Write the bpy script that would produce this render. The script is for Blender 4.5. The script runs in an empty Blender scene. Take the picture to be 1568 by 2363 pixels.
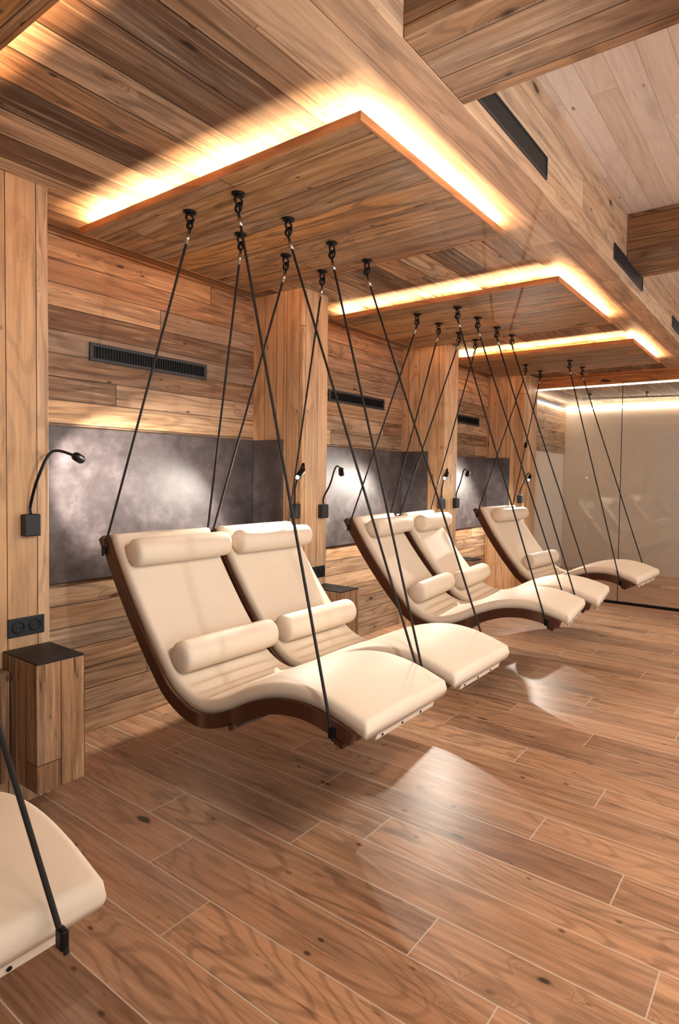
import bpy, bmesh, math, random
from mathutils import Vector, Matrix
random.seed(7)
S = bpy.context.scene
COL = S.collection
PI = math.pi

# ------------------------------------------------------------------ camera
H = 1.53
YAW, PITCH, ROLL = 5.84434292e-01, -3.30028966e-02, 1.53259712e-02
F, CX, CY = 1367.44577, 953.291591, 1143.12846
fw = Vector((math.cos(YAW)*math.cos(PITCH), math.sin(YAW)*math.cos(PITCH), math.sin(PITCH)))
rt = Vector((math.sin(YAW), -math.cos(YAW), 0)); up = rt.cross(fw)
r2 = rt*math.cos(ROLL)+up*math.sin(ROLL); u2 = -rt*math.sin(ROLL)+up*math.cos(ROLL)
cam = bpy.data.cameras.new('camera'); co = bpy.data.objects.new('camera', cam); COL.objects.link(co)
M = Matrix((( r2.x, u2.x, -fw.x, 0), (r2.y, u2.y, -fw.y, 0), (r2.z, u2.z, -fw.z, H), (0, 0, 0, 1)))
co.matrix_world = M
cam.sensor_fit = 'HORIZONTAL'; cam.sensor_width = 36; cam.lens = F/1568*36
cam.shift_x = (784-CX)/1568; cam.shift_y = (CY-1181.5)/1568
cam.clip_start = .02; cam.clip_end = 100
S.camera = co

# ------------------------------------------------------------------ light and exposure
S.view_settings.view_transform = 'Standard'; S.view_settings.look = 'None'
S.view_settings.gamma = 1; S.view_settings.use_curve_mapping = False
S.view_settings.exposure = 0.36
w = bpy.data.worlds.new('world'); S.world = w; w.use_nodes = True
bg = w.node_tree.nodes['Background']; bg.inputs[0].default_value = (1.0, .93, .86, 1); bg.inputs[1].default_value = .36

def area(name, loc, target, sx, sy, power, color, spread=PI):
    l = bpy.data.lights.new(name, 'AREA'); l.shape = 'RECTANGLE'; l.size = sx; l.size_y = sy
    l.energy = power; l.color = color; l.spread = spread
    o = bpy.data.objects.new(name, l); COL.objects.link(o); o.location = loc
    o.rotation_euler = (Vector(target)-Vector(loc)).to_track_quat('-Z', 'Y').to_euler(); return o
def spot(name, loc, target, power, color, angle, blend=.6, r=.02):
    l = bpy.data.lights.new(name, 'SPOT'); l.energy = power; l.color = color
    l.spot_size = angle; l.spot_blend = blend; l.shadow_soft_size = r
    o = bpy.data.objects.new(name, l); COL.objects.link(o); o.location = loc
    o.rotation_euler = (Vector(target)-Vector(loc)).to_track_quat('-Z', 'Y').to_euler(); return o
WARM = (1.0, .60, .30); SOFT = (1.0, .83, .64); DAY = (.93, .96, 1.0)
# daylight from the windows on the open side of the room
area('window_daylight', (2.5, -3.6, 1.7), (3.0, 2.0, .9), 6.0, 2.2, 72, DAY)
# soft overhead fill added in place of ambient light, no fixtures modelled
area('overhead_fill', (3.6, -1.2, 3.2), (3.6, -.9, 0), 6.0, 1.2, 125, SOFT)
area('far_room_fill', (9.0, -3.4, 1.4), (8.9, 2.0, .9), 2.0, 2.0, 70, DAY)  # added cool fill light that brightens the room behind the glass
# the photographer's flash, held up to the right of the camera
spot('flash', (1.2, -.1, 2.15), (2.6, 3.0, 1.9), 85, (1, .97, .93), 1.9, .8, .05)

# ------------------------------------------------------------------ material helpers
def rgb(r, g, b):
    f = lambda c: ((c/255+.055)/1.055)**2.4 if c > 10 else c/255/12.92
    return (f(r), f(g), f(b), 1)
class NT:
    def __init__(s, name):
        s.m = bpy.data.materials.new(name); s.m.use_nodes = True
        s.t = s.m.node_tree; s.b = s.t.nodes['Principled BSDF']
    def n(s, typ, **k):
        x = s.t.nodes.new(typ)
        for a, v in k.items(): setattr(x, a, v)
        return x
    def link(s, a, b): s.t.links.new(a, b)
    def put(s, inp, v):
        if isinstance(v, (int, float)): inp.default_value = v
        elif isinstance(v, tuple): inp.default_value = v
        else: s.link(v, inp)
    def math(s, op, a, b=None, c=None, clamp=False):
        x = s.n('ShaderNodeMath', operation=op); x.use_clamp = clamp
        s.put(x.inputs[0], a)
        if b is not None: s.put(x.inputs[1], b)
        if c is not None: s.put(x.inputs[2], c)
        return x.outputs[0]
    def vec(s, x, y, z=0.0):
        c = s.n('ShaderNodeCombineXYZ')
        for i, v in enumerate((x, y, z)): s.put(c.inputs[i], v)
        return c.outputs[0]
    def noise(s, v, scale=1.0, detail=2.0, rough=.5, dist=0.0):
        x = s.n('ShaderNodeTexNoise'); s.link(v, x.inputs['Vector']); x.inputs['Scale'].default_value = scale
        x.inputs['Detail'].default_value = detail; x.inputs['Roughness'].default_value = rough
        x.inputs['Distortion'].default_value = dist; return x.outputs[0]
    def sstep(s, v, lo, hi):
        x = s.n('ShaderNodeMapRange', interpolation_type='SMOOTHSTEP'); s.put(x.inputs[0], v)
        x.inputs[1].default_value = lo; x.inputs[2].default_value = hi; return x.outputs[0]
    def mix(s, fac, a, b, mode='MIX'):
        x = s.n('ShaderNodeMix', data_type='RGBA', blend_type=mode)
        s.put(x.inputs[0], fac); s.put(x.inputs[6], a); s.put(x.inputs[7], b); return x.outputs[2]
    def ramp(s, fac, stops, interp='LINEAR'):
        x = s.n('ShaderNodeValToRGB'); r = x.color_ramp; r.interpolation = interp
        while len(r.elements) < len(stops): r.elements.new(.5)
        for e, (p, c) in zip(r.elements, stops): e.position = p; e.color = c
        s.put(x.inputs[0], fac); return x.outputs[0]
    def bump(s, h, strength=.3, dist=.01):
        x = s.n('ShaderNodeBump'); x.inputs['Strength'].default_value = strength
        x.inputs['Distance'].default_value = dist; s.link(h, x.inputs['Height'])
        s.link(x.outputs[0], s.b.inputs['Normal'])

def wood(name, U, V, bw, bl, pal, seam=(35, 22, 14), seamw=.0022, rough=.55, offs=None, v0=0.0, contrast=1.0,
         knots=1.0, bumpy=.35, ringf=22.0, seamvis=.85, spec=.3, grey=.5):
    t = NT(name)
    tc = t.n('ShaderNodeTexCoord'); sp = t.n('ShaderNodeSeparateXYZ'); t.link(tc.outputs['Object'], sp.inputs[0])
    ax = {'X': sp.outputs[0], 'Y': sp.outputs[1], 'Z': sp.outputs[2]}
    u = ax[U]
    v = t.math('ADD', ax['X'], ax['Y']) if V == 'XY' else (t.math('ADD', ax['Y'], ax['Z']) if V == 'YZ' else ax[V])
    vv = t.math('DIVIDE', t.math('SUBTRACT', v, v0), bw)
    row = t.math('FLOOR', vv); fv = t.math('FRACT', vv)
    wn = t.n('ShaderNodeTexWhiteNoise', noise_dimensions='1D'); t.link(t.math('ADD', row, 13.37), wn.inputs['W'])
    if offs:
        k = t.math('DIVIDE', t.math('FLOORED_MODULO', row, 16.0), 16.0)
        st = [(i/16+.0005 if i else 0, (o, o, o, 1)) for i, o in enumerate(offs)]
        x = t.n('ShaderNodeValToRGB'); r = x.color_ramp; r.interpolation = 'CONSTANT'
        while len(r.elements) < 16: r.elements.new(.99)
        for e, (p, c) in zip(r.elements, st): e.position = p; e.color = c
        t.link(t.math('ADD', k, .01), x.inputs[0]); so = x.outputs[0]
        uu = t.math('SUBTRACT', t.math('DIVIDE', u, bl), so)
    else:
        uu = t.math('ADD', t.math('DIVIDE', u, bl), wn.outputs[0])
    colm = t.math('FLOOR', uu); fu = t.math('FRACT', uu)
    wid = t.n('ShaderNodeTexWhiteNoise', noise_dimensions='2D')
    t.link(t.vec(row, colm), wid.inputs['Vector'])
    idv = wid.outputs[0]; ids = t.math('MULTIPLY', idv, 61.0)
    sepc = t.n('ShaderNodeSeparateColor'); t.link(wid.outputs[1], sepc.inputs[0]); id2 = sepc.outputs[1]; id3 = sepc.outputs[2]
    # knots
    vo = t.n('ShaderNodeTexVoronoi', feature='F1'); vo.inputs['Scale'].default_value = 1.0; vo.inputs['Randomness'].default_value = 1.0
    wob = t.noise(t.vec(t.math('MULTIPLY', u, 6.0), t.math('MULTIPLY', v, 9.0), ids), 1.0, 2.0)
    t.link(t.vec(t.math('MULTIPLY_ADD', u, 2.3, t.math('MULTIPLY', wob, .22)), t.math('MULTIPLY_ADD', v, 6.5, t.math('MULTIPLY', wob, .25)), ids), vo.inputs['Vector'])
    d = vo.outputs['Distance']
    sz = t.math('MULTIPLY', id3, .05)
    vc = t.n('ShaderNodeSeparateColor'); t.link(vo.outputs['Color'], vc.inputs[0])
    gate = t.sstep(vc.outputs[0], .46, .5)
    sz = t.math('MULTIPLY', vc.outputs[1], .06)
    knot = t.math('MULTIPLY', gate, t.math('SUBTRACT', 1.0, t.sstep(t.math('SUBTRACT', d, sz), .02, .085)))
    halo = t.math('MULTIPLY', gate, t.math('SUBTRACT', 1.0, t.sstep(d, .05, .34)))
    # annual ring figure, bent round the knots
    fld = t.noise(t.vec(t.math('MULTIPLY', u, .75), t.math('MULTIPLY', v, 4.2), ids), 1.0, 1.5, .45)
    fld = t.math('ADD', fld, t.math('MULTIPLY', t.math('POWER', halo, 2.0), .35))
    ring = t.math('SINE', t.math('MULTIPLY', fld, t.math('MULTIPLY', t.math('MULTIPLY_ADD', id3, .9, .55), ringf*PI)))
    ring = t.sstep(ring, .25, 1.0)
    fine = t.noise(t.vec(t.math('MULTIPLY', u, 3.5), t.math('MULTIPLY', v, 150.0), ids), 1.0, 4.0, .65)
    mid = t.noise(t.vec(t.math('MULTIPLY', u, 1.1), t.math('MULTIPLY', v, 24.0), ids), 1.0, 4.0, .65, .5)
    mid2 = t.noise(t.vec(t.math('MULTIPLY', u, 2.6), t.math('MULTIPLY', v, 55.0), t.math('ADD', ids, 3.0)), 1.0, 3.0, .6, .3)
    patch = t.noise(t.vec(t.math('MULTIPLY', u, .9), t.math('MULTIPLY', v, 5.0), t.math('ADD', ids, 9.0)), 1.0, 3.0, .6)
    stain = t.noise(t.vec(t.math('MULTIPLY', u, 1.7), t.math('MULTIPLY', v, 8.0), t.math('ADD', ids, 21.0)), 1.0, 3.0, .6, .6)
    n = len(pal); base = t.ramp(idv, [((i+.5)/n, rgb(*c)) for i, c in enumerate(pal)])
    col = t.mix(t.math('MULTIPLY', t.sstep(patch, .46, .68), grey), base, rgb(150, 134, 118))
    col = t.mix(t.math('MULTIPLY', t.sstep(stain, .54, .76), .6*contrast), col, t.mix(.75, col, rgb(74, 50, 32)))
    ramt = t.math('MULTIPLY', t.math('MULTIPLY', ring, t.math('MULTIPLY_ADD', id2, .8, .2)), .62*contrast)
    col = t.mix(ramt, col, t.mix(.72, col, rgb(58, 36, 22)))
    col = t.mix(t.math('MULTIPLY', t.sstep(mid, .44, .70), .72*contrast), col, t.mix(.62, col, rgb(66, 42, 26)))
    col = t.mix(t.math('MULTIPLY', t.sstep(mid2, .5, .72), .6*contrast), col, t.mix(.6, col, rgb(60, 38, 24)))
    col = t.mix(t.math('MULTIPLY', t.sstep(mid2, .48, .28), .28*contrast), col, rgb(236, 204, 168))
    col = t.mix(t.math('MULTIPLY', t.sstep(fine, .45, .8), .45*contrast), col, t.mix(.55, col, rgb(76, 50, 32)))
    col = t.mix(t.math('MULTIPLY', halo, .45*knots), col, t.mix(.6, col, rgb(92, 54, 28)))
    col = t.mix(t.math('MULTIPLY', knot, .92*knots), col, rgb(40, 24, 15))
    # small dead knots and worm holes, thin drying cracks
    v2 = t.n('ShaderNodeTexVoronoi', feature='F1'); v2.inputs['Scale'].default_value = 1.0
    t.link(t.vec(t.math('MULTIPLY', u, 6.0), t.math('MULTIPLY', v, 12.0), t.math('ADD', ids, 4.0)), v2.inputs['Vector'])
    c2 = t.n('ShaderNodeSeparateColor'); t.link(v2.outputs['Color'], c2.inputs[0])
    dot = t.math('MULTIPLY', t.sstep(c2.outputs[0], .62, .66), t.math('SUBTRACT', 1.0, t.sstep(v2.outputs['Distance'], .05, .13)))
    col = t.mix(t.math('MULTIPLY', dot, min(1, .8*knots)), col, rgb(52, 32, 20))
    ck = t.noise(t.vec(t.math('MULTIPLY', u, 1.6), t.math('MULTIPLY', v, 42.0), t.math('ADD', ids, 33.0)), 1.0, 1.0, .4, .25)
    crack = t.math('MULTIPLY', t.math('SUBTRACT', 1.0, t.sstep(t.math('ABSOLUTE', t.math('SUBTRACT', ck, .5)), .0, .012)), t.sstep(stain, .48, .6))
    col = t.mix(t.math('MULTIPLY', crack, min(1, .75*contrast)), col, rgb(48, 30, 20))
    # seams
    hw = seamw/bw
    ev = t.math('MINIMUM', fv, t.math('SUBTRACT', 1.0, fv))
    sv = t.math('SUBTRACT', 1.0, t.sstep(ev, hw*.6, hw*1.3))
    hu = seamw/bl
    eu = t.math('MINIMUM', fu, t.math('SUBTRACT', 1.0, fu))
    su = t.math('SUBTRACT', 1.0, t.sstep(eu, hu*.6, hu*1.3))
    sm = t.math('MAXIMUM', sv, su)
    col = t.mix(t.math('MULTIPLY', sm, seamvis), col, rgb(*seam))
    t.link(col, t.b.inputs['Base Color'])
    t.put(t.b.inputs['Roughness'], t.math('MULTIPLY_ADD', fine, .2, rough-.1))
    t.b.inputs['Specular IOR Level'].default_value = spec
    h = t.math('SUBTRACT', t.math('MULTIPLY_ADD', fine, .25, t.math('MULTIPLY', id2, .5)), t.math('ADD', sm, t.math('MULTIPLY', ring, .15)))
    t.bump(h, bumpy, .004)
    return t.m
def plain(name, c, rough=.5, metal=0.0, spec=.4, bump=None):
    t = NT(name); t.b.inputs['Base Color'].default_value = rgb(*c)
    t.b.inputs['Roughness'].default_value = rough; t.b.inputs['Metallic'].default_value = metal
    t.b.inputs['Specular IOR Level'].default_value = spec
    tc = t.n('ShaderNodeTexCoord')
    nz = t.noise(tc.outputs['Object'], (bump or (40, .05))[0], 3.0)
    t.link(t.mix(t.math('MULTIPLY', t.sstep(nz, .4, .7), .12), rgb(*c), rgb(*[int(v*.8) for v in c])), t.b.inputs['Base Color'])
    t.bump(nz, (bump or (40, .05))[1], .003)
    return t.m
def glow(name, c, s):
    t = NT(name); t.b.inputs['Base Color'].default_value = (0.8, .8, .8, 1)
    t.b.inputs['Emission Color'].default_value = c; t.b.inputs['Emission Strength'].default_value = s
    return t.m

OLD = [(122, 92, 70), (202, 160, 118), (156, 118, 88), (216, 174, 130), (152, 128, 108), (188, 144, 104), (208, 174, 142), (134, 100, 72)]
LIGHT = [(206, 164, 122), (222, 182, 140), (194, 152, 114), (214, 176, 138), (200, 156, 112)]
M_wall = wood('reclaimed_wall_boards', 'X', 'Z', .128, 2.7, OLD, grey=.35, seamvis=.75, seamw=.003)
M_post = wood('post_boards', 'Z', 'XY', .125, 9.0, LIGHT, contrast=.6, grey=.2, v0=.02)
M_ceil = wood('reclaimed_ceiling_boards', 'X', 'Y', .185, 4.6, [(150, 114, 86), (204, 164, 126), (108, 82, 64), (168, 130, 100), (120, 92, 70), (196, 150, 110), (96, 74, 60), (206, 172, 140)], contrast=1.15, seamw=.004, knots=1.2, v0=.05)
M_plat = wood('platform_boards', 'Y', 'X', .19, 5.0, [(150, 106, 70), (186, 140, 92), (132, 96, 66), (196, 140, 84), (160, 122, 86)], contrast=1.1, grey=.4)
M_bulk = wood('bulkhead_boards', 'X', 'YZ', .19, 3.2, [(206, 172, 142), (192, 152, 120), (212, 178, 146), (184, 150, 124)], contrast=.7, grey=.3, seamvis=.45)
M_beam = wood('beam_boards', 'Y', 'X', .12, 6.0, [(150, 112, 80), (172, 132, 100), (136, 106, 82), (160, 118, 82)], contrast=1.0)
M_beamz = wood('beam_side_boards', 'Y', 'Z', .13, 6.0, [(168, 118, 74), (140, 104, 74), (186, 128, 76), (150, 108, 72)], contrast=1.0)
M_white = wood('white_ceiling_boards', 'X', 'Y', .125, .8, [(244, 236, 228), (236, 226, 216), (248, 240, 232), (240, 228, 216)], contrast=.25, knots=.8, grey=.08, seam=(176, 150, 128), seamvis=.45)
M_floor = wood('wood_look_floor_tiles', 'Y', 'X', .1993, 1.403, [(184, 138, 106), (200, 154, 120), (158, 118, 92), (192, 146, 112), (172, 130, 102), (206, 158, 122)],
    seam=(214, 196, 178), seamw=.0024, rough=.38, offs=[.473, .232, .495, .722, .235, .069, .383, .66, .18, .55, .9, .3, .72, .12, .42, .85],
    v0=.9397, contrast=.85, knots=1.0, ringf=30.0, bumpy=.12, seamvis=.9, grey=.3, spec=.5)
M_tbl = wood('table_boards', 'Z', 'XY', .10, 4.0, [(150, 112, 80), (172, 130, 92), (134, 98, 68)], contrast=1.1, grey=.3)
M_dark = wood('dark_rail_wood', 'Y', 'X', .5, 9.0, [(70, 36, 20), (78, 42, 24)], contrast=.8, knots=.1, grey=0, rough=.4, seamvis=0)
M_darkx = wood('dark_bar_wood', 'X', 'Y', .5, 9.0, [(64, 34, 20), (70, 38, 22)], contrast=.6, knots=0, grey=0, rough=.4, seamvis=0)
M_edgey = wood('rim_wood_side', 'Y', 'Z', .9, 9.0, [(190, 130, 84), (180, 122, 78)], contrast=.6, knots=.2, grey=0, seamvis=0, v0=-.2)
M_edge = wood('rim_wood', 'X', 'Z', .9, 9.0, [(190, 130, 84), (180, 122, 78)], contrast=.6, knots=.2, grey=0, seamvis=0)
M_head = wood('header_boards', 'Y', 'Z', .2, 3.0, [(196, 128, 74), (184, 120, 70)], contrast=.9, grey=.1)
M_black = plain('black_metal', (22, 22, 24), .4, .6)
M_blackp = plain('black_plastic', (26, 30, 34), .45)
M_rope = plain('black_rope', (34, 28, 26), .8, bump=(220, .5))
M_chrome = plain('silver_crimp', (190, 186, 180), .25, 1.0)
M_tabtop = plain('dark_table_top', (30, 22, 19), .5, bump=(20, .1))
M_led = glow('warm_led', (1, .72, .42, 1), 14)
M_bulb = glow('lit_bulb', (1, .93, .8, 1), 60)
M_pale = plain('pale_plaster', (206, 192, 176), .35, bump=(8, .02))
M_vent = plain('vent_black', (14, 15, 17), .5)
def cushion_mat():
    t = NT('cream_fabric'); tc = t.n('ShaderNodeTexCoord')
    nz = t.noise(tc.outputs['Object'], 5.0, 3.0); f = t.noise(tc.outputs['Object'], 420.0, 2.0)
    t.link(t.mix(nz, rgb(226, 210, 190), rgb(216, 200, 180)), t.b.inputs['Base Color'])
    t.b.inputs['Roughness'].default_value = .55; t.b.inputs['Specular IOR Level'].default_value = .3
    t.bump(t.math('MULTIPLY_ADD', f, .12, nz), .25, .01); return t.m
M_cush = cushion_mat()
def leather():
    t = NT('dark_leather'); tc = t.n('ShaderNodeTexCoord')
    a = t.noise(tc.outputs['Object'], 3.2, 5.0, .65, .5); b = t.noise(tc.outputs['Object'], 14.0, 4.0, .6); c = t.noise(tc.outputs['Object'], 160.0, 2.0)
    k = t.math('MULTIPLY_ADD', b, .45, t.math('MULTIPLY', a, .6))
    t.link(t.ramp(k, [(.36, rgb(54, 47, 47)), (.54, rgb(78, 69, 70)), (.72, rgb(108, 97, 99))]), t.b.inputs['Base Color'])
    t.put(t.b.inputs['Roughness'], t.math('MULTIPLY_ADD', b, .2, .34)); t.b.inputs['Specular IOR Level'].default_value = .5
    t.bump(t.math('MULTIPLY_ADD', c, .4, a), .2, .006); return t.m
M_leather = leather()
def glassmat():
    t = NT('clear_glass'); t.t.nodes.remove(t.b)
    tr = t.n('ShaderNodeBsdfTransparent'); tr.inputs[0].default_value = (.95, .96, .955, 1)
    gl = t.n('ShaderNodeBsdfGlossy'); gl.inputs['Roughness'].default_value = .03
    fr = t.n('ShaderNodeFresnel'); fr.inputs[0].default_value = 1.45
    mx = t.n('ShaderNodeMixShader'); t.link(fr.outputs[0], mx.inputs[0]); t.link(tr.outputs[0], mx.inputs[1]); t.link(gl.outputs[0], mx.inputs[2])
    t.link(mx.outputs[0], t.t.nodes['Material Output'].inputs[0]); return t.m
M_glass = glassmat()

# ------------------------------------------------------------------ mesh helpers
def bx(bm, x0, x1, y0, y1, z0, z1, bev=0.0):
    r = bmesh.ops.create_cube(bm, size=1.0)
    for v in r['verts']:
        v.co = Vector(((x0+x1)/2+v.co.x*(x1-x0), (y0+y1)/2+v.co.y*(y1-y0), (z0+z1)/2+v.co.z*(z1-z0)))
    if bev:
        es = list({e for v in r['verts'] for e in v.link_edges})
        bmesh.ops.bevel(bm, geom=es, offset=bev, segments=2, affect='EDGES', profile=.5)
def tube(bm, pts, rad, seg=10, cap=True):
    pts = [Vector(p) for p in pts]; rings = []
    rr = rad if isinstance(rad, (list, tuple)) else [rad]*len(pts)
    t0 = (pts[1]-pts[0]).normalized(); ref = Vector((0, 0, 1)) if abs(t0.z) < .9 else Vector((1, 0, 0))
    nrm = t0.cross(ref).normalized()
    for i, p in enumerate(pts):
        t = (pts[min(i+1, len(pts)-1)]-pts[max(i-1, 0)]).normalized()
        nrm = (nrm-t*nrm.dot(t)).normalized(); b = t.cross(nrm)
        rings.append([bm.verts.new(p+(nrm*math.cos(2*PI*k/seg)+b*math.sin(2*PI*k/seg))*rr[i]) for k in range(seg)])
    for a, b in zip(rings, rings[1:]):
        for k in range(seg): bm.faces.new((a[k], a[(k+1) % seg], b[(k+1) % seg], b[k]))
    if cap: bm.faces.new(rings[0][::-1]); bm.faces.new(rings[-1])
def torus(bm, c, R, r, n1, ax, seg=16, s2=8, a0=0, a1=2*PI):
    ax = Vector(ax).normalized(); n1 = Vector(n1).normalized(); b = ax.cross(n1)
    full = abs(a1-a0-2*PI) < 1e-6
    k = seg if full else seg+1
    rings = []
    for i in range(k):
        a = a0+(a1-a0)*i/seg; d = n1*math.cos(a)+b*math.sin(a)
        rings.append([bm.verts.new(Vector(c)+d*(R+r*math.cos(2*PI*j/s2))+ax*r*math.sin(2*PI*j/s2)) for j in range(s2)])
    for i in range(k if full else k-1):
        A, B = rings[i], rings[(i+1) % k]
        for j in range(s2): bm.faces.new((A[j], B[j], B[(j+1) % s2], A[(j+1) % s2]))
def obj(name, bm, m, parent=None, smooth=False, loc=None):
    bmesh.ops.recalc_face_normals(bm, faces=bm.faces[:])
    me = bpy.data.meshes.new(name); bm.to_mesh(me); bm.free(); me.materials.append(m)
    if smooth:
        for p in me.polygons: p.use_smooth = True
    o = bpy.data.objects.new(name, me); COL.objects.link(o)
    if parent: o.parent = parent
    if loc: o.location = loc
    return o
def box(name, m, *a, parent=None, bev=0.0):
    bm = bmesh.new(); bx(bm, *a, bev=bev); return obj(name, bm, m, parent)
def tag(o, label, cat, group=None):
    o['label'] = label; o['category'] = cat
    if group: o['group'] = group
    return o
def thing(name, loc, label, cat, group=None):
    o = bpy.data.objects.new(name, None); COL.objects.link(o); o.location = loc; o.empty_display_size = .1
    return tag(o, label, cat, group)
def struct(o): o['kind'] = 'structure'; return o

# ------------------------------------------------------------------ structure
ZC, YW, YP = 2.83, 3.463, 2.95            # bay ceiling, back wall, pillar fronts
XG = 7.44                                 # glass line
struct(box('floor', M_floor, -1.6, 10.05, -3.6, 3.6, -.05, 0))
struct(box('wall_back', M_wall, -1.6, 7.44, YW, YW+.1, 0, 2.9))
struct(box('ceiling', M_ceil, -1.6, XG+.06, 1.375, YW, ZC, ZC+.08))
struct(box('ceiling', M_white, -1.6, XG+.06, -3.6, 1.11, 3.28, 3.34))
# bulkhead between low bay ceiling and high whitewood ceiling, bottom and room-side face
bm = bmesh.new(); bx(bm, -1.6, XG+.06, 1.033, 1.375, 2.822, 2.86, .002); bx(bm, -1.6, XG+.06, 1.033, 1.11, 2.86, 3.28)
struct(obj('trim_1', bm, M_bulk))
# header over the glass
struct(box('trim_2', M_head, XG-.03, XG+.06, -3.6, 3.16, 2.69, 2.83))
# room behind the glass
struct(box('wall_end', M_pale, 10.0, 10.1, -3.6, 3.6, 0, 2.9))
bm = bmesh.new(); bx(bm, XG, 10.0, 3.5, 3.6, 0, 1.95); struct(obj('wall_left', bm, M_pale))
struct(box('trim_3', M_wall, XG, 10.0, 3.48, 3.6, 1.95, 2.70))
struct(box('ceiling', M_ceil, XG+.06, 10.0, -3.6, 3.6, 2.80, 2.88))
struct(box('wall_right', M_pale, 7.385, XG+.06, 3.12, 3.463, 0, 2.83))
# glass partition
wr = bpy.data.objects.new('window_1', None); COL.objects.link(wr); wr.location = (XG, 0, 0); struct(wr)
def lp(o, root):
    o.location = -Vector(root.location); return o
for a, b in ((1.885, 3.12), (-.1, 1.879), (-2.1, -.106)):
    lp(box('pane', M_glass, XG-.005, XG+.005, a, b, .02, 2.69, parent=wr), wr)
lp(box('bottom_rail', M_black, XG-.025, XG+.025, -3.6, 3.14, 0, .028, parent=wr), wr)
lp(box('panel_joint', M_black, XG-.006, XG+.006, 1.879, 1.885, .02, 2.69, parent=wr), wr)

# ------------------------------------------------------------------ pillars
for i, (xl, xr, lab) in enumerate(((1.09, 1.372, 'light wood pillar at the left edge, beside the nearest leather panel'),
        (3.04, 3.30, 'light wood pillar between the first and second lounger bays'),
        (5.0, 5.26, 'light wood pillar between the second and third lounger bays'),
        (6.95, 7.38, 'light wood pillar at the far corner beside the glass partition'))):
    t = thing('wooden_pillar', (xl, YP, 0), lab, 'pillar', 'pillars along the back wall')
    yb = 3.134
    lp(box('post', M_post, xl, xr, YP, yb, 0, ZC, parent=t, bev=.004), t)
    lp(box('side_cladding', M_post, xl+.012, xr-.004, yb, YW, 0, ZC, parent=t), t)

# ------------------------------------------------------------------ leather panels
pan = [(1.372, 3.052, 'long dark leather wall panel behind the two nearest loungers'),
       (3.296, 5.012, 'dark leather wall panel behind the middle pair of loungers'),
       (5.256, 6.962, 'dark leather wall panel behind the farthest lounger')]
for x0, x1, lab in pan:
    t = thing('leather_wall_panel', ((x0+x1)/2, YW, .9), lab, 'wall panel', 'leather wall panels')
    lp(box('back_panel', M_leather, x0, x1-.024, YW-.024, YW, .90, 1.775, parent=t, bev=.005), t)
    lp(box('return_panel', M_leather, x1-.022, x1, 3.134, YW, .90, 1.775, parent=t, bev=.005), t)

# ------------------------------------------------------------------ wall vents
for x0, x1, lab in ((1.829, 2.627, 'long black wall vent above the nearest leather panel'),
                    (3.88, 4.69, 'black wall vent above the middle leather panel'),
                    (5.92, 6.71, 'black wall vent above the farthest leather panel')):
    t = thing('wall_vent', (x0, YW, 2.165), lab, 'vent', 'black vents on the back wall')
    bm = bmesh.new()
    bx(bm, x0, x1, YW-.014, YW, 2.165, 2.185, .002); bx(bm, x0, x1, YW-.014, YW, 2.25, 2.27, .002)
    bx(bm, x0, x0+.022, YW-.014, YW, 2.185, 2.25); bx(bm, x1-.022, x1, YW-.014, YW, 2.185, 2.25)
    lp(obj('frame', bm, plain('vent_frame', (48, 50, 54), .4) if 'vent_frame' not in bpy.data.materials else bpy.data.materials['vent_frame'], t), t)
    bm = bmesh.new(); bx(bm, x0+.022, x1-.022, YW-.003, YW, 2.185, 2.25)
    n = 44
    for k in range(n):
        x = x0+.03+(x1-x0-.06)*k/(n-1); bx(bm, x-.002, x+.002, YW-.011, YW-.003, 2.185, 2.25)
    lp(obj('grille', bm, M_vent, t), t)
# slots in the bulkhead face
for x0, x1, lab in ((1.864, 2.62, 'black air slot in the bulkhead beside the nearest ceiling beam'),
                    (3.78, 4.535, 'black air slot in the bulkhead under the farther ceiling beam'),
                    (5.71, 6.45, 'black air slot in the bulkhead at the right edge of the photo')):
    t = thing('air_slot', (x0, 1.033, 2.89), lab, 'vent', 'air slots in the bulkhead')
    bm = bmesh.new(); bx(bm, x0, x1, 1.025, 1.033, 2.892, 2.90); bx(bm, x0, x1, 1.025, 1.033, 2.986, 2.992)
    bx(bm, x0-.006, x0, 1.025, 1.033, 2.892, 2.992); bx(bm, x1, x1+.006, 1.025, 1.033, 2.892, 2.992)
    lp(obj('frame', bm, bpy.data.materials['vent_frame'], t), t)
    lp(box('opening', M_vent, x0, x1, 1.029, 1.033, 2.90, 2.986, parent=t), t)

# ------------------------------------------------------------------ cross beams on the high ceiling
for x0, x1, zb, lab in ((1.47, 1.843, 2.822, 'wide reclaimed wood ceiling beam crossing the upper right corner'),
                        (4.085, 4.505, 2.985, 'orange and grey wood ceiling beam at the right edge below the white boards')):
    t = thing('ceiling_beam', (x0, 1.0, zb), lab, 'beam', 'beams across the white ceiling')
    lp(box('soffit', M_beam, x0, x1, -3.6, 1.031, zb, zb+.03, parent=t, bev=.003), t)
    lp(box('casing', M_beamz, x0+.002, x1-.002, -3.6, 1.031, zb+.03, 3.28, parent=t), t)

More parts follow.
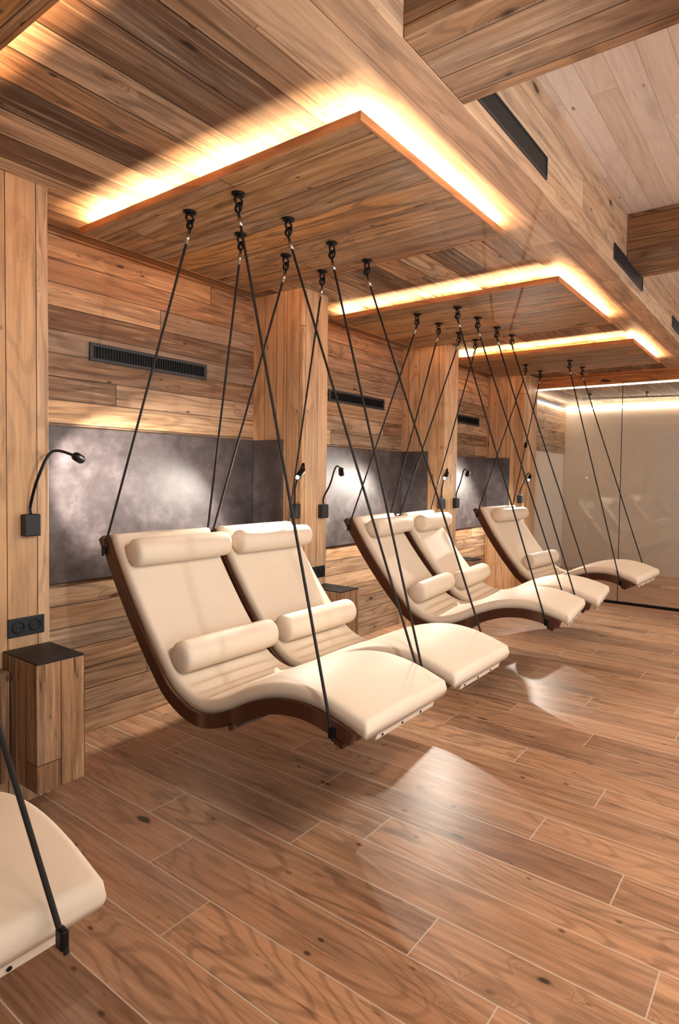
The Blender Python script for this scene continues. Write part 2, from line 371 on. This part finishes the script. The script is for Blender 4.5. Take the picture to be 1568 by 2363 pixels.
# ------------------------------------------------------------------ hanging ceiling platforms with led edges
def led_area(t, c, sx, sy, tilt, power):
    l = bpy.data.lights.new('led', 'AREA'); l.shape = 'RECTANGLE'; l.size = sx; l.size_y = sy; l.energy = power; l.color = WARM
    o = bpy.data.objects.new('led_light', l); COL.objects.link(o); o.parent = t
    o.location = Vector(c)-Vector(t.location); o.rotation_euler = (PI, 0, 0)
plats = [(-.36, .80, 'reclaimed wood ceiling platform cut off by the upper left corner'),
         (1.62, 2.775, 'large reclaimed wood ceiling platform with glowing edge above the two nearest loungers'),
         (3.58, 4.783, 'reclaimed wood ceiling platform with glowing edge above the middle loungers'),
         (5.50, 6.64, 'reclaimed wood ceiling platform with glowing edge above the farthest lounger')]
for x0, x1, lab in plats:
    y0, y1, zb = 1.31, 3.155, 2.75
    t = thing('ceiling_platform', ((x0+x1)/2, (y0+y1)/2, zb), lab, 'ceiling platform', 'lit ceiling platforms')
    lp(box('boards', M_plat, x0+.012, x1-.012, y0+.012, y1-.012, zb, zb+.013, parent=t), t)
    for m_, a in ((M_edge, (x0, x1, y0, y0+.012)), (M_edge, (x0, x1, y1-.012, y1)), (M_edgey, (x0, x0+.012, y0+.012, y1-.012)), (M_edgey, (x1-.012, x1, y0+.012, y1-.012))):
        lp(box('rim_board', m_, *a, zb-.002, zb+.031, parent=t, bev=.001), t)
    lp(box('core', M_plat, x0+.16, x1-.16, y0+.16, y1-.16, zb+.013, ZC, parent=t), t)
    i, z = .05, zb+.014
    for a in ((x0+i, x1-i, y0+i-.006, y0+i+.006), (x0+i, x1-i, y1-i-.006, y1-i+.006),
              (x0+i-.006, x0+i+.006, y0+i+.01, y1-i-.01), (x1-i-.006, x1-i+.006, y0+i+.01, y1-i-.01)):
        lp(box('led_strip', M_led, *a, z, z+.003, parent=t), t)
        led_area(t, ((a[0]+a[1])/2, (a[2]+a[3])/2, z+.004), a[1]-a[0], a[3]-a[2], 0, (13.0 if a[3] < y0+.1 else 11.0)*max(a[1]-a[0], a[3]-a[2]))
# led lines in the room behind the glass
for a, lab in (((XG+.03, XG+.045, -3.5, 3.10, 2.678, 2.69), 'thin glowing light line along the inside of the glass header'),
               ((9.97, 9.99, -3.5, 3.46, 2.70, 2.712), 'thin glowing light line on top of the far pale wall'),
               ((XG+.15, 9.9, 3.455, 3.475, 2.702, 2.714), 'thin glowing light line on the wood side panel behind the glass')):
    o = box('led_line', glow('line_led', (1, .84, .66, 1), 30) if 'line_led' not in bpy.data.materials else bpy.data.materials['line_led'], *a)
    tag(o, lab, 'light', 'light lines behind the glass')
t = thing('curtain_rail', (8.95, 2.2, 2.72), 'thin metal rail with two fittings under the ceiling behind the glass', 'rail')
bm = bmesh.new(); tube(bm, [(8.85, 2.83, 2.72), (9.25, .6, 2.72)], .012); lp(obj('tube', bm, M_chrome, t, True), t)
for k in (.05, .4):
    p = Vector((8.85, 2.83, 2.72)).lerp(Vector((9.25, .6, 2.72)), k)
    bm = bmesh.new(); tube(bm, [p, p+Vector((0, 0, .08))], .02); lp(obj('fitting', bm, M_chrome, t, True), t)

# ------------------------------------------------------------------ side tables on the pillars
def table(dx, lab):
    x0, x1, y0, y1, z0, z1 = 1.172+dx, 1.369+dx, 2.632, 2.945, .174, .724
    t = thing('side_table', ((x0+x1)/2, (y0+y1)/2, z0), lab, 'side table', 'wall-hung side tables')
    lp(box('body', M_tbl, x0, x1, y0, y1, z0, z1-.008, parent=t, bev=.002), t)
    lp(box('table_top', M_tabtop, x0+.002, x1-.002, y0+.002, y1-.002, z1-.008, z1, parent=t), t)
    lp(box('side_box', M_tbl, x0-.14, x0-.004, 2.87, 2.945, z0-.01, .65, parent=t, bev=.002), t)
table(0, 'wooden box side table with dark top below the double socket at the left edge')
table(1.93, 'wooden box side table with dark top beside the second pillar')
table(3.87, 'wooden box side table with dark top behind the middle loungers, beside the third pillar')

# ------------------------------------------------------------------ sockets
for x0, x1, lab in ((1.193, 1.345, 'black double power socket on the leftmost pillar above the side table'),
                    (3.15, 3.285, 'black double power socket on the second pillar')):
    y, z0, z1 = YP, .775, .86
    t = thing('power_socket', ((x0+x1)/2, y, z0), lab, 'socket', 'black power sockets')
    lp(box('plate', M_blackp, x0, x1, y-.009, y, z0, z1, parent=t, bev=.003), t)
    for q in (.27, .73):
        bm = bmesh.new(); c = x0+(x1-x0)*q
        torus(bm, (c, y-.010, (z0+z1)/2), .024, .004, (1, 0, 0), (0, 1, 0))
        bx(bm, c-.01, c-.006, y-.011, y-.008, (z0+z1)/2-.004, (z0+z1)/2+.004); bx(bm, c+.006, c+.01, y-.011, y-.008, (z0+z1)/2-.004, (z0+z1)/2+.004)
        lp(obj('outlet', bm, M_vent, t, True), t)

# ------------------------------------------------------------------ reading lamps
def bez(p, n=16):
    p = [Vector(q) for q in p]; out = []
    for i in range(len(p)-1):
        a = p[max(i-1, 0)]; b = p[i]; c = p[i+1]; d = p[min(i+2, len(p)-1)]
        for k in range(n):
            t = k/n
            out.append(.5*((2*b)+(c-a)*t+(2*a-5*b+4*c-d)*t*t+(3*b-a-3*c+d)*t**3))
    out.append(p[-1]); return out
def lamp(base, side, neck, aim, lab, lit, power=0, ang=1.4):
    """base: centre of the housing on the wood; side 'y' front face, 'x' face looking to -X"""
    b = Vector(base)
    t = thing('reading_lamp', b, lab, 'reading lamp', 'gooseneck reading lamps on the pillars')
    bm = bmesh.new()
    if side == 'y': bx(bm, b.x-.034, b.x+.034, b.y-.045, b.y, b.z-.05, b.z+.05, .005); st = b+Vector((0, -.024, .05))
    else: bx(bm, b.x-.045, b.x, b.y-.034, b.y+.034, b.z-.05, b.z+.05, .005); st = b+Vector((-.024, 0, .05))
    lp(obj('housing', bm, M_blackp, t), t)
    pts = [st, st+Vector((0, 0, .05))]+[Vector(q) for q in neck]
    path = bez(pts, 8)
    bm = bmesh.new(); tube(bm, path, .0065, 8); lp(obj('gooseneck', bm, M_black, t, True), t)
    e = path[-1]; d = (Vector(aim)-e).normalized()
    bm = bmesh.new(); tube(bm, [e-d*.008, e, e+d*.01, e+d*.018, e+d*.085], [.005, .013, .017, .021, .022], 16, cap=False)
    tube(bm, [e+d*.08, e+d*.0851], [.019, .019], 16)
    hd = lp(obj('lamp_head', bm, M_black, t, True), t)
    bm = bmesh.new(); bmesh.ops.create_uvsphere(bm, u_segments=12, v_segments=8, radius=.013)
    bmesh.ops.translate(bm, verts=bm.verts, vec=e+d*.090)
    lp(obj('bulb', bm, M_bulb if lit else M_led, t, True), t)
    s = spot('reading_spot', e+d*.108, aim, power, (1, .92, .80), ang, .5, .012)
    s.parent = t; s.location = (e+d*.108)-b
lamp((1.283, YP, 1.28), 'y', [(1.29, 2.87, 1.50), (1.345, 2.86, 1.615), (1.45, 2.87, 1.60)], (1.85, 3.3, 1.50), 'black gooseneck reading lamp on the leftmost pillar', False, 75, 1.3)
lamp((3.245, YP, 1.262), 'y', [(3.25, 2.87, 1.46), (3.30, 2.86, 1.585), (3.37, 2.87, 1.575)], (3.8, 3.2, 1.3), 'black gooseneck reading lamp on the front of the second pillar', False, 75, 1.3)
lamp((5.22, YP, 1.262), 'y', [(5.22, 2.88, 1.48), (5.27, 2.87, 1.60), (5.36, 2.87, 1.58)], (5.8, 3.2, 1.35), 'black gooseneck reading lamp on the front of the third pillar', False, 75, 1.3)
lamp((3.038, 2.99, 1.27), 'x', [(3.0, 2.97, 1.45), (3.03, 2.93, 1.60), (3.01, 2.90, 1.565)], (2.2, 2.8, .9), 'lit reading lamp on the side of the second pillar above the second lounger', True, 75, 2.6)
lamp((4.998, 2.955, 1.262), 'x', [(4.97, 2.94, 1.45), (5.01, 2.92, 1.60), (4.99, 2.90, 1.57)], (4.2, 2.8, .9), 'lit reading lamp on the side of the third pillar', True, 75, 2.6)
lamp((6.948, 2.97, 1.262), 'x', [(6.90, 2.92, 1.45), (6.94, 2.88, 1.58), (6.98, 2.86, 1.56)], (6.2, 2.8, .9), 'lit reading lamp on the far corner pillar by the glass', True, 75, 2.6)

# ------------------------------------------------------------------ swing loungers
PROF = [(2.905, 1.195), (2.84, 1.09), (2.76, .97), (2.67, .85), (2.58, .74), (2.49, .64), (2.40, .55), (2.30, .496), (2.20, .472), (2.10, .482),
        (1.98, .525), (1.85, .59), (1.72, .635), (1.60, .652), (1.50, .648), (1.40, .628), (1.31, .600)]
def smooth_prof(n=6):
    p = [Vector((0, y, z)) for y, z in PROF]; q = bez(p, n)
    return q
CURVE = smooth_prof()
def frame_at(i):
    a = CURVE[max(i-1, 0)]; b = CURVE[min(i+1, len(CURVE)-1)]; t = (b-a).normalized()
    nrm = Vector((0, t.z, -t.y))        # points up/out of the seat
    if nrm.z < 0: nrm = -nrm
    return t, nrm
LENS = [0.0]
for a, b in zip(CURVE, CURVE[1:]): LENS.append(LENS[-1]+(b-a).length)
TOT = LENS[-1]
def at_s(s):
    for i in range(len(LENS)-1):
        if LENS[i+1] >= s:
            f = (s-LENS[i])/(LENS[i+1]-LENS[i]); t, n = frame_at(i); t2, n2 = frame_at(i+1)
            return CURVE[i].lerp(CURVE[i+1], f), t.lerp(t2, f).normalized(), n.lerp(n2, f).normalized()
    return CURVE[-1], *frame_at(len(CURVE)-1)
def rail_mesh(x0, x1):
    bm = bmesh.new(); rings = []
    for i, p in enumerate(CURVE):
        t, n = frame_at(i); e = min(1, (LENS[i]+.02)/.06, (TOT-LENS[i]+.02)/.06)
        hi, lo = .012, -.048*(.6+.4*max(0, e))
        rings.append([bm.verts.new(Vector((x, p.y, p.z))+n*h) for x, h in ((x0, hi), (x1, hi), (x1, lo), (x0, lo))])
    for a, b in zip(rings, rings[1:]):
        for k in range(4): bm.faces.new((a[k], a[(k+1) % 4], b[(k+1) % 4], b[k]))
    bm.faces.new(rings[0]); bm.faces.new(rings[-1][::-1])
    es = [e for e in bm.edges if len(e.link_faces) == 2 and abs((e.verts[0].co-e.verts[1].co).x) < 1e-5 and e.calc_face_angle(0) > .8]
    bmesh.ops.bevel(bm, geom=es, offset=.005, segments=2, affect='EDGES')
    return bm
def mattress_mesh(wd, flap):
    hw = wd/2; bm = bmesh.new(); rings = []; N = 110
    ov = .045                                            # the mattress runs past the foot
    for k in range(N+1):
        s = -.0+(TOT+ov)*k/N
        if s <= TOT: p, t, n = at_s(s)
        else:
            p, t, n = at_s(TOT); p = p+t*(s-TOT)
        e = min(1, math.sqrt(max(0.0, min(s+.001, TOT+ov-s+.001))/.014))
        th = .066*(.35+.65*e)
        # folds where the back turns into the seat
        fold = .013*math.sin((s-.92)*2*PI/.085)*math.exp(-((s-.95)/.10)**2) if .7 < s < 1.2 else 0
        puff = .010*math.exp(-((s-1.55)/.35)**2)
        sag = -.006*math.exp(-((s-.45)/.2)**2)
        ring = []
        m = 10
        r = .018*e+.004
        x_in = hw-r
        for j in range(m+1):                              # top side
            f = -1+2*j/m; c = (1-f*f)
            ring.append((f*x_in, th+(fold+puff+sag)*(1-f**4)+.004*c))
        for j in range(1, 4): a = PI/2*(1-j/4); ring.append((x_in+r*math.cos(a), th-r+r*math.sin(a)))
        ring.append((hw, .5*th)); ring.append((hw-.003, .008)); ring.append((x_in, 0))
        for j in range(1, m): f = 1-2*j/m; ring.append((f*x_in, 0))
        ring.append((-x_in, 0)); ring.append((-hw+.003, .008)); ring.append((-hw, .5*th))
        for j in range(3, 0, -1): a = PI/2*(1-j/4); ring.append((-x_in-r*math.cos(a), th-r+r*math.sin(a)))
        rings.append([bm.verts.new(Vector((x, p.y, p.z))+n*(h+.004)) for x, h in ring])
    L = len(rings[0])
    for a, b in zip(rings, rings[1:]):
        for k in range(L): bm.faces.new((a[k], a[(k+1) % L], b[(k+1) % L], b[k]))
    bm.faces.new(rings[0]); bm.faces.new(rings[-1][::-1])
    return bm
def bolster_mesh(L, r, ky=1.0):
    bm = bmesh.new(); prof = [(-L/2, .0), (-L/2, r*.45), (-L/2+.004, r*.8), (-L/2+.014, r*.96), (-L/2+.03, r), (-L/4, r*1.01), (0, r*1.015), (L/4, r*1.01), (L/2-.03, r), (L/2-.014, r*.96), (L/2-.004, r*.8), (L/2, r*.45), (L/2, 0)]
    n = 28; rings = []
    for x, q in prof:
        if q == 0: rings.append([bm.verts.new((x, 0, 0))])
        else: rings.append([bm.verts.new((x, q*math.cos(2*PI*k/n), q*math.sin(2*PI*k/n)*ky)) for k in range(n)])
    for a, b in zip(rings, rings[1:]):
        for k in range(n):
            if len(a) == 1: bm.faces.new((a[0], b[k], b[(k+1) % n]))
            elif len(b) == 1: bm.faces.new((a[k], b[0], a[(k+1) % n]))
            else: bm.faces.new((a[k], a[(k+1) % n], b[(k+1) % n], b[k]))
    return bm
def xf(bm, M):
    bmesh.ops.transform(bm, matrix=M, verts=bm.verts); return bm
W0 = .59                                                   # overall width
def make_lounger(label):
    """local frame: x centred, y and z are world"""
    t = thing('swing_lounger', (0, 0, 0), label, 'lounger', 'hanging swing loungers')
    for s in (-1, 1):
        a, b = sorted((s*(W0/2), s*(W0/2-.026))); obj('side_rail', rail_mesh(a, b), M_dark, t)
    bm = bmesh.new()
    for k in range(34):
        s = .05+(TOT-.1)*k/33; p, tt, n = at_s(s)
        M_ = Matrix(((1, 0, 0, 0), (0, tt.y, n.y, p.y-n.y*.012), (0, tt.z, n.z, p.z-n.z*.012), (0, 0, 0, 1)))
        b2 = bmesh.new(); bx(b2, -W0/2+.027, W0/2-.027, -.019, .019, -.008, .006); xf(b2, M_)
        me = bpy.data.meshes.new('tmp'); b2.to_mesh(me); b2.free(); bm.from_mesh(me); bpy.data.meshes.remove(me)
    obj('slats', bm, M_darkx, t)
    for s, nm, dz in ((.012, 'head_bar', -.022), (TOT-.05, 'foot_bar', -.055), (1.27, 'cross_bar', -.052)):
        p, tt, n = at_s(s); bm = bmesh.new()
        g = .010 if nm == 'head_bar' else 0; bx(bm, -W0/2-g, W0/2+g, -.03 if g else -.022, .03 if g else .022, -.024 if g else -.016, .018, .004)
        M_ = Matrix(((1, 0, 0, 0), (0, tt.y, n.y, p.y+n.y*dz), (0, tt.z, n.z, p.z+n.z*dz), (0, 0, 0, 1)))
        obj(nm, xf(bm, M_), M_darkx, t)
    mt = obj('mattress', mattress_mesh(W0-.03, True), M_cush, t, True)
    # loose flap with press studs under the foot end
    p, tt, n = at_s(TOT); bm = bmesh.new()
    M_ = Matrix(((1, 0, 0, 0), (0, tt.y, n.y, p.y+tt.y*.02), (0, tt.z, n.z, p.z+tt.z*.02), (0, 0, 0, 1)))
    bx(bm, -W0/2+.10, W0/2-.09, .010, .020, -.030, .012, .003); obj('foot_flap', xf(bm, M_), M_cush, mt)
    for x in (-.16, -.03, .10):
        bm = bmesh.new(); tube(bm, [(x, .019, -.016), (x, .023, -.016)], .005, 10)
        obj('press_stud', xf(bm, M_), M_black, mt)
    return t
def tree(o, parent=None):
    c = o.copy(); COL.objects.link(c); c.parent = parent
    for ch in list(o.children): tree(ch, c)
    return c
S_H, S_F = .05, TOT-.085
def rope(L, sx, s, anchor, adj=None, low=None):
    """rope from the side of the rail up to the ceiling hook, built in world coordinates under the lounger"""
    root = L['root']; p, tt, n = at_s(s)
    low = low or root.matrix_basis @ Vector((sx*(W0/2+.008), p.y-n.y*.03, p.z-n.z*.03))
    top = Vector(anchor)+Vector((0, 0, -.085))
    inv = root.matrix_basis.inverted()
    d = (top-low).normalized()
    bm = bmesh.new(); tube(bm, [low-d*.03, low, low.lerp(top, .5), top], .0058, 8)
    xf(bm, inv); r = obj('rope', bm, M_rope, root, True)
    bm = bmesh.new(); tube(bm, [top-d*.065, top-d*.012], .0085, 10); xf(bm, inv); obj('crimp', bm, M_chrome, r, True)
    bm = bmesh.new()
    tube(bm, [top-d*.004, top+d*.02+Vector((.010, 0, 0)), Vector(anchor)+Vector((.004, 0, -.050))], .0035, 8)
    tube(bm, [top-d*.004, top+d*.02-Vector((.010, 0, 0)), Vector(anchor)+Vector((-.004, 0, -.050))], .0035, 8)
    xf(bm, inv); obj('rope_loop', bm, M_black, r, True)
    bm = bmesh.new(); q = low
    bx(bm, q.x-.008, q.x+.008, q.y-.013, q.y+.013, q.z-.020, q.z+.020, .004); xf(bm, inv); obj('rail_bracket', bm, M_black, r)
    if adj:
        q = low.lerp(top, adj); bm = bmesh.new(); tube(bm, [q-d*.035, q-d*.02, q+d*.02, q+d*.035], [.01, .02, .02, .01], 10); xf(bm, inv)
        obj('rope_adjuster', bm, M_black, r, True)
def hook(anchor, label):
    a = Vector(anchor); ZP = 2.748
    t = thing('ceiling_hook', (a.x, a.y, ZP), label, 'hook', 'black steel hooks under the ceiling platforms')
    bm = bmesh.new(); tube(bm, [(0, 0, 0), (0, 0, -.006), (0, 0, -.010)], [.030, .030, .022], 20); obj('base_plate', bm, M_black, t, True)
    bm = bmesh.new(); torus(bm, (0, 0, -.030), .019, .0055, (1, 0, 0), (0, 1, 0)); tube(bm, [(0, 0, -.008), (0, 0, -.014)], .008, 10)
    obj('eye', bm, M_black, t, True)
    bm = bmesh.new(); torus(bm, (0, 0, -.060), .020, .0045, (0, 1, 0), (1, 0, 0)); obj('carabiner', bm, M_chrome if 0 else M_black, t, True)
defs = [  # centre x, rot, label, hooks x-left x-right, y head, y foot, shift y, adjusters
    (.403, 0, 'cream swing lounger cut off at the lower left corner', None, (.37,), 2.45, 2.11, -.03, {}),
    (1.91, 0, 'nearest full swing lounger with cream mattress, left of the front pair', 'left lounger of the nearest pair', (1.76, 2.06), 2.44, 2.10, 0, {}),
    (2.55, 0, 'second swing lounger of the front pair, beside the second pillar', 'right lounger of the nearest pair', (2.39, 2.69), 2.455, 2.115, 0, {}),
    (3.86, 7.5, 'left swing lounger of the middle pair, in front of the second leather panel', 'left lounger of the middle pair', (3.77, 4.085), 2.48, 2.13, 0, {}),
    (4.50, 7.5, 'right swing lounger of the middle pair, beside the third pillar', 'right lounger of the middle pair', (4.43, 4.73), 2.485, 2.133, 0, {}),
    (5.85, -4, 'farthest swing lounger in front of the glass partition', 'farthest lounger', (6.05, 6.47), 2.56, 2.075, -.08, {(1, 'h'): .5}),
]
ZA = 2.748
WS = [1, 1, 1.02, 1.04, 1.04, 1.25]
for i, (cx, rot, lab, hl, hx, yh, yf, sy, adj) in enumerate(defs):
    if i == 0: root = make_lounger(lab); proto = [c for c in root.children]; P0 = root
    else:
        root = P0.copy(); COL.objects.link(root); root['label'] = lab
        for ch in proto: tree(ch, root)
    piv = Vector((0, 2.15, 0))
    root.matrix_basis = Matrix.Translation((cx, sy, 0)) @ Matrix.Translation(piv) @ Matrix.Rotation(math.radians(rot), 4, 'Z') @ Matrix.Translation(-piv) @ Matrix.Diagonal((WS[i], 1, 1, 1))
    L = {'root': root}
    if i == 0:
        rope(L, 1, TOT, (hx[0], yf, ZA), low=Vector((.571, 1.185, .615)))
        continue
    for k, (x, sd) in enumerate(zip(hx, (-1, 1))):
        for s, y, e in ((S_H, yh, 'head'), (S_F, yf, 'foot')):
            rope(L, sd, s, (x, y, ZA), adj.get((k, e[0])))
            hook((x, y, ZA), 'black ceiling hook holding the %s %s rope of the %s' % (('left', 'right')[k], e, hl))
# bolsters
names = ['nearest front lounger', 'second front lounger', 'left middle lounger', 'right middle lounger', 'farthest lounger']
Pn = Pl = None
for i, (cx, rot, lab, hl, hx, yh, yf, sy, adj) in enumerate(defs):
    if i == 0: continue
    piv = Vector((0, 2.15, 0))
    Rm = Matrix.Translation((cx, sy, 0)) @ Matrix.Translation(piv) @ Matrix.Rotation(math.radians(rot), 4, 'Z') @ Matrix.Translation(-piv)
    for kind, s, r, ky, gap in (('neck', .155, .068, 1.0, .069), ('lumbar', .76, .073, 1.0, .071)):
        p, tt, n = at_s(s)
        c = p+n*(gap+r*.93)
        if kind == 'neck' and Pn is None: o = obj('neck_bolster', xf(bolster_mesh(.56, r), Matrix.Identity(4)), M_cush, None, True); Pn = o
        elif kind == 'neck': o = Pn.copy(); COL.objects.link(o)
        elif Pl is None: o = obj('lumbar_bolster', bolster_mesh(.56, r), M_cush, None, True); Pl = o
        else: o = Pl.copy(); COL.objects.link(o)
        o.matrix_basis = Rm @ Matrix.Translation((.01, c.y, c.z)) @ Matrix.Diagonal((WS[i] if i < 5 else 1.1, 1, 1, 1))
        where = 'neck' if kind == 'neck' else 'waist'
        tag(o, 'cream roll cushion at %s height on the %s' % (where, names[i-1]), 'cushion', 'cream roll cushions')
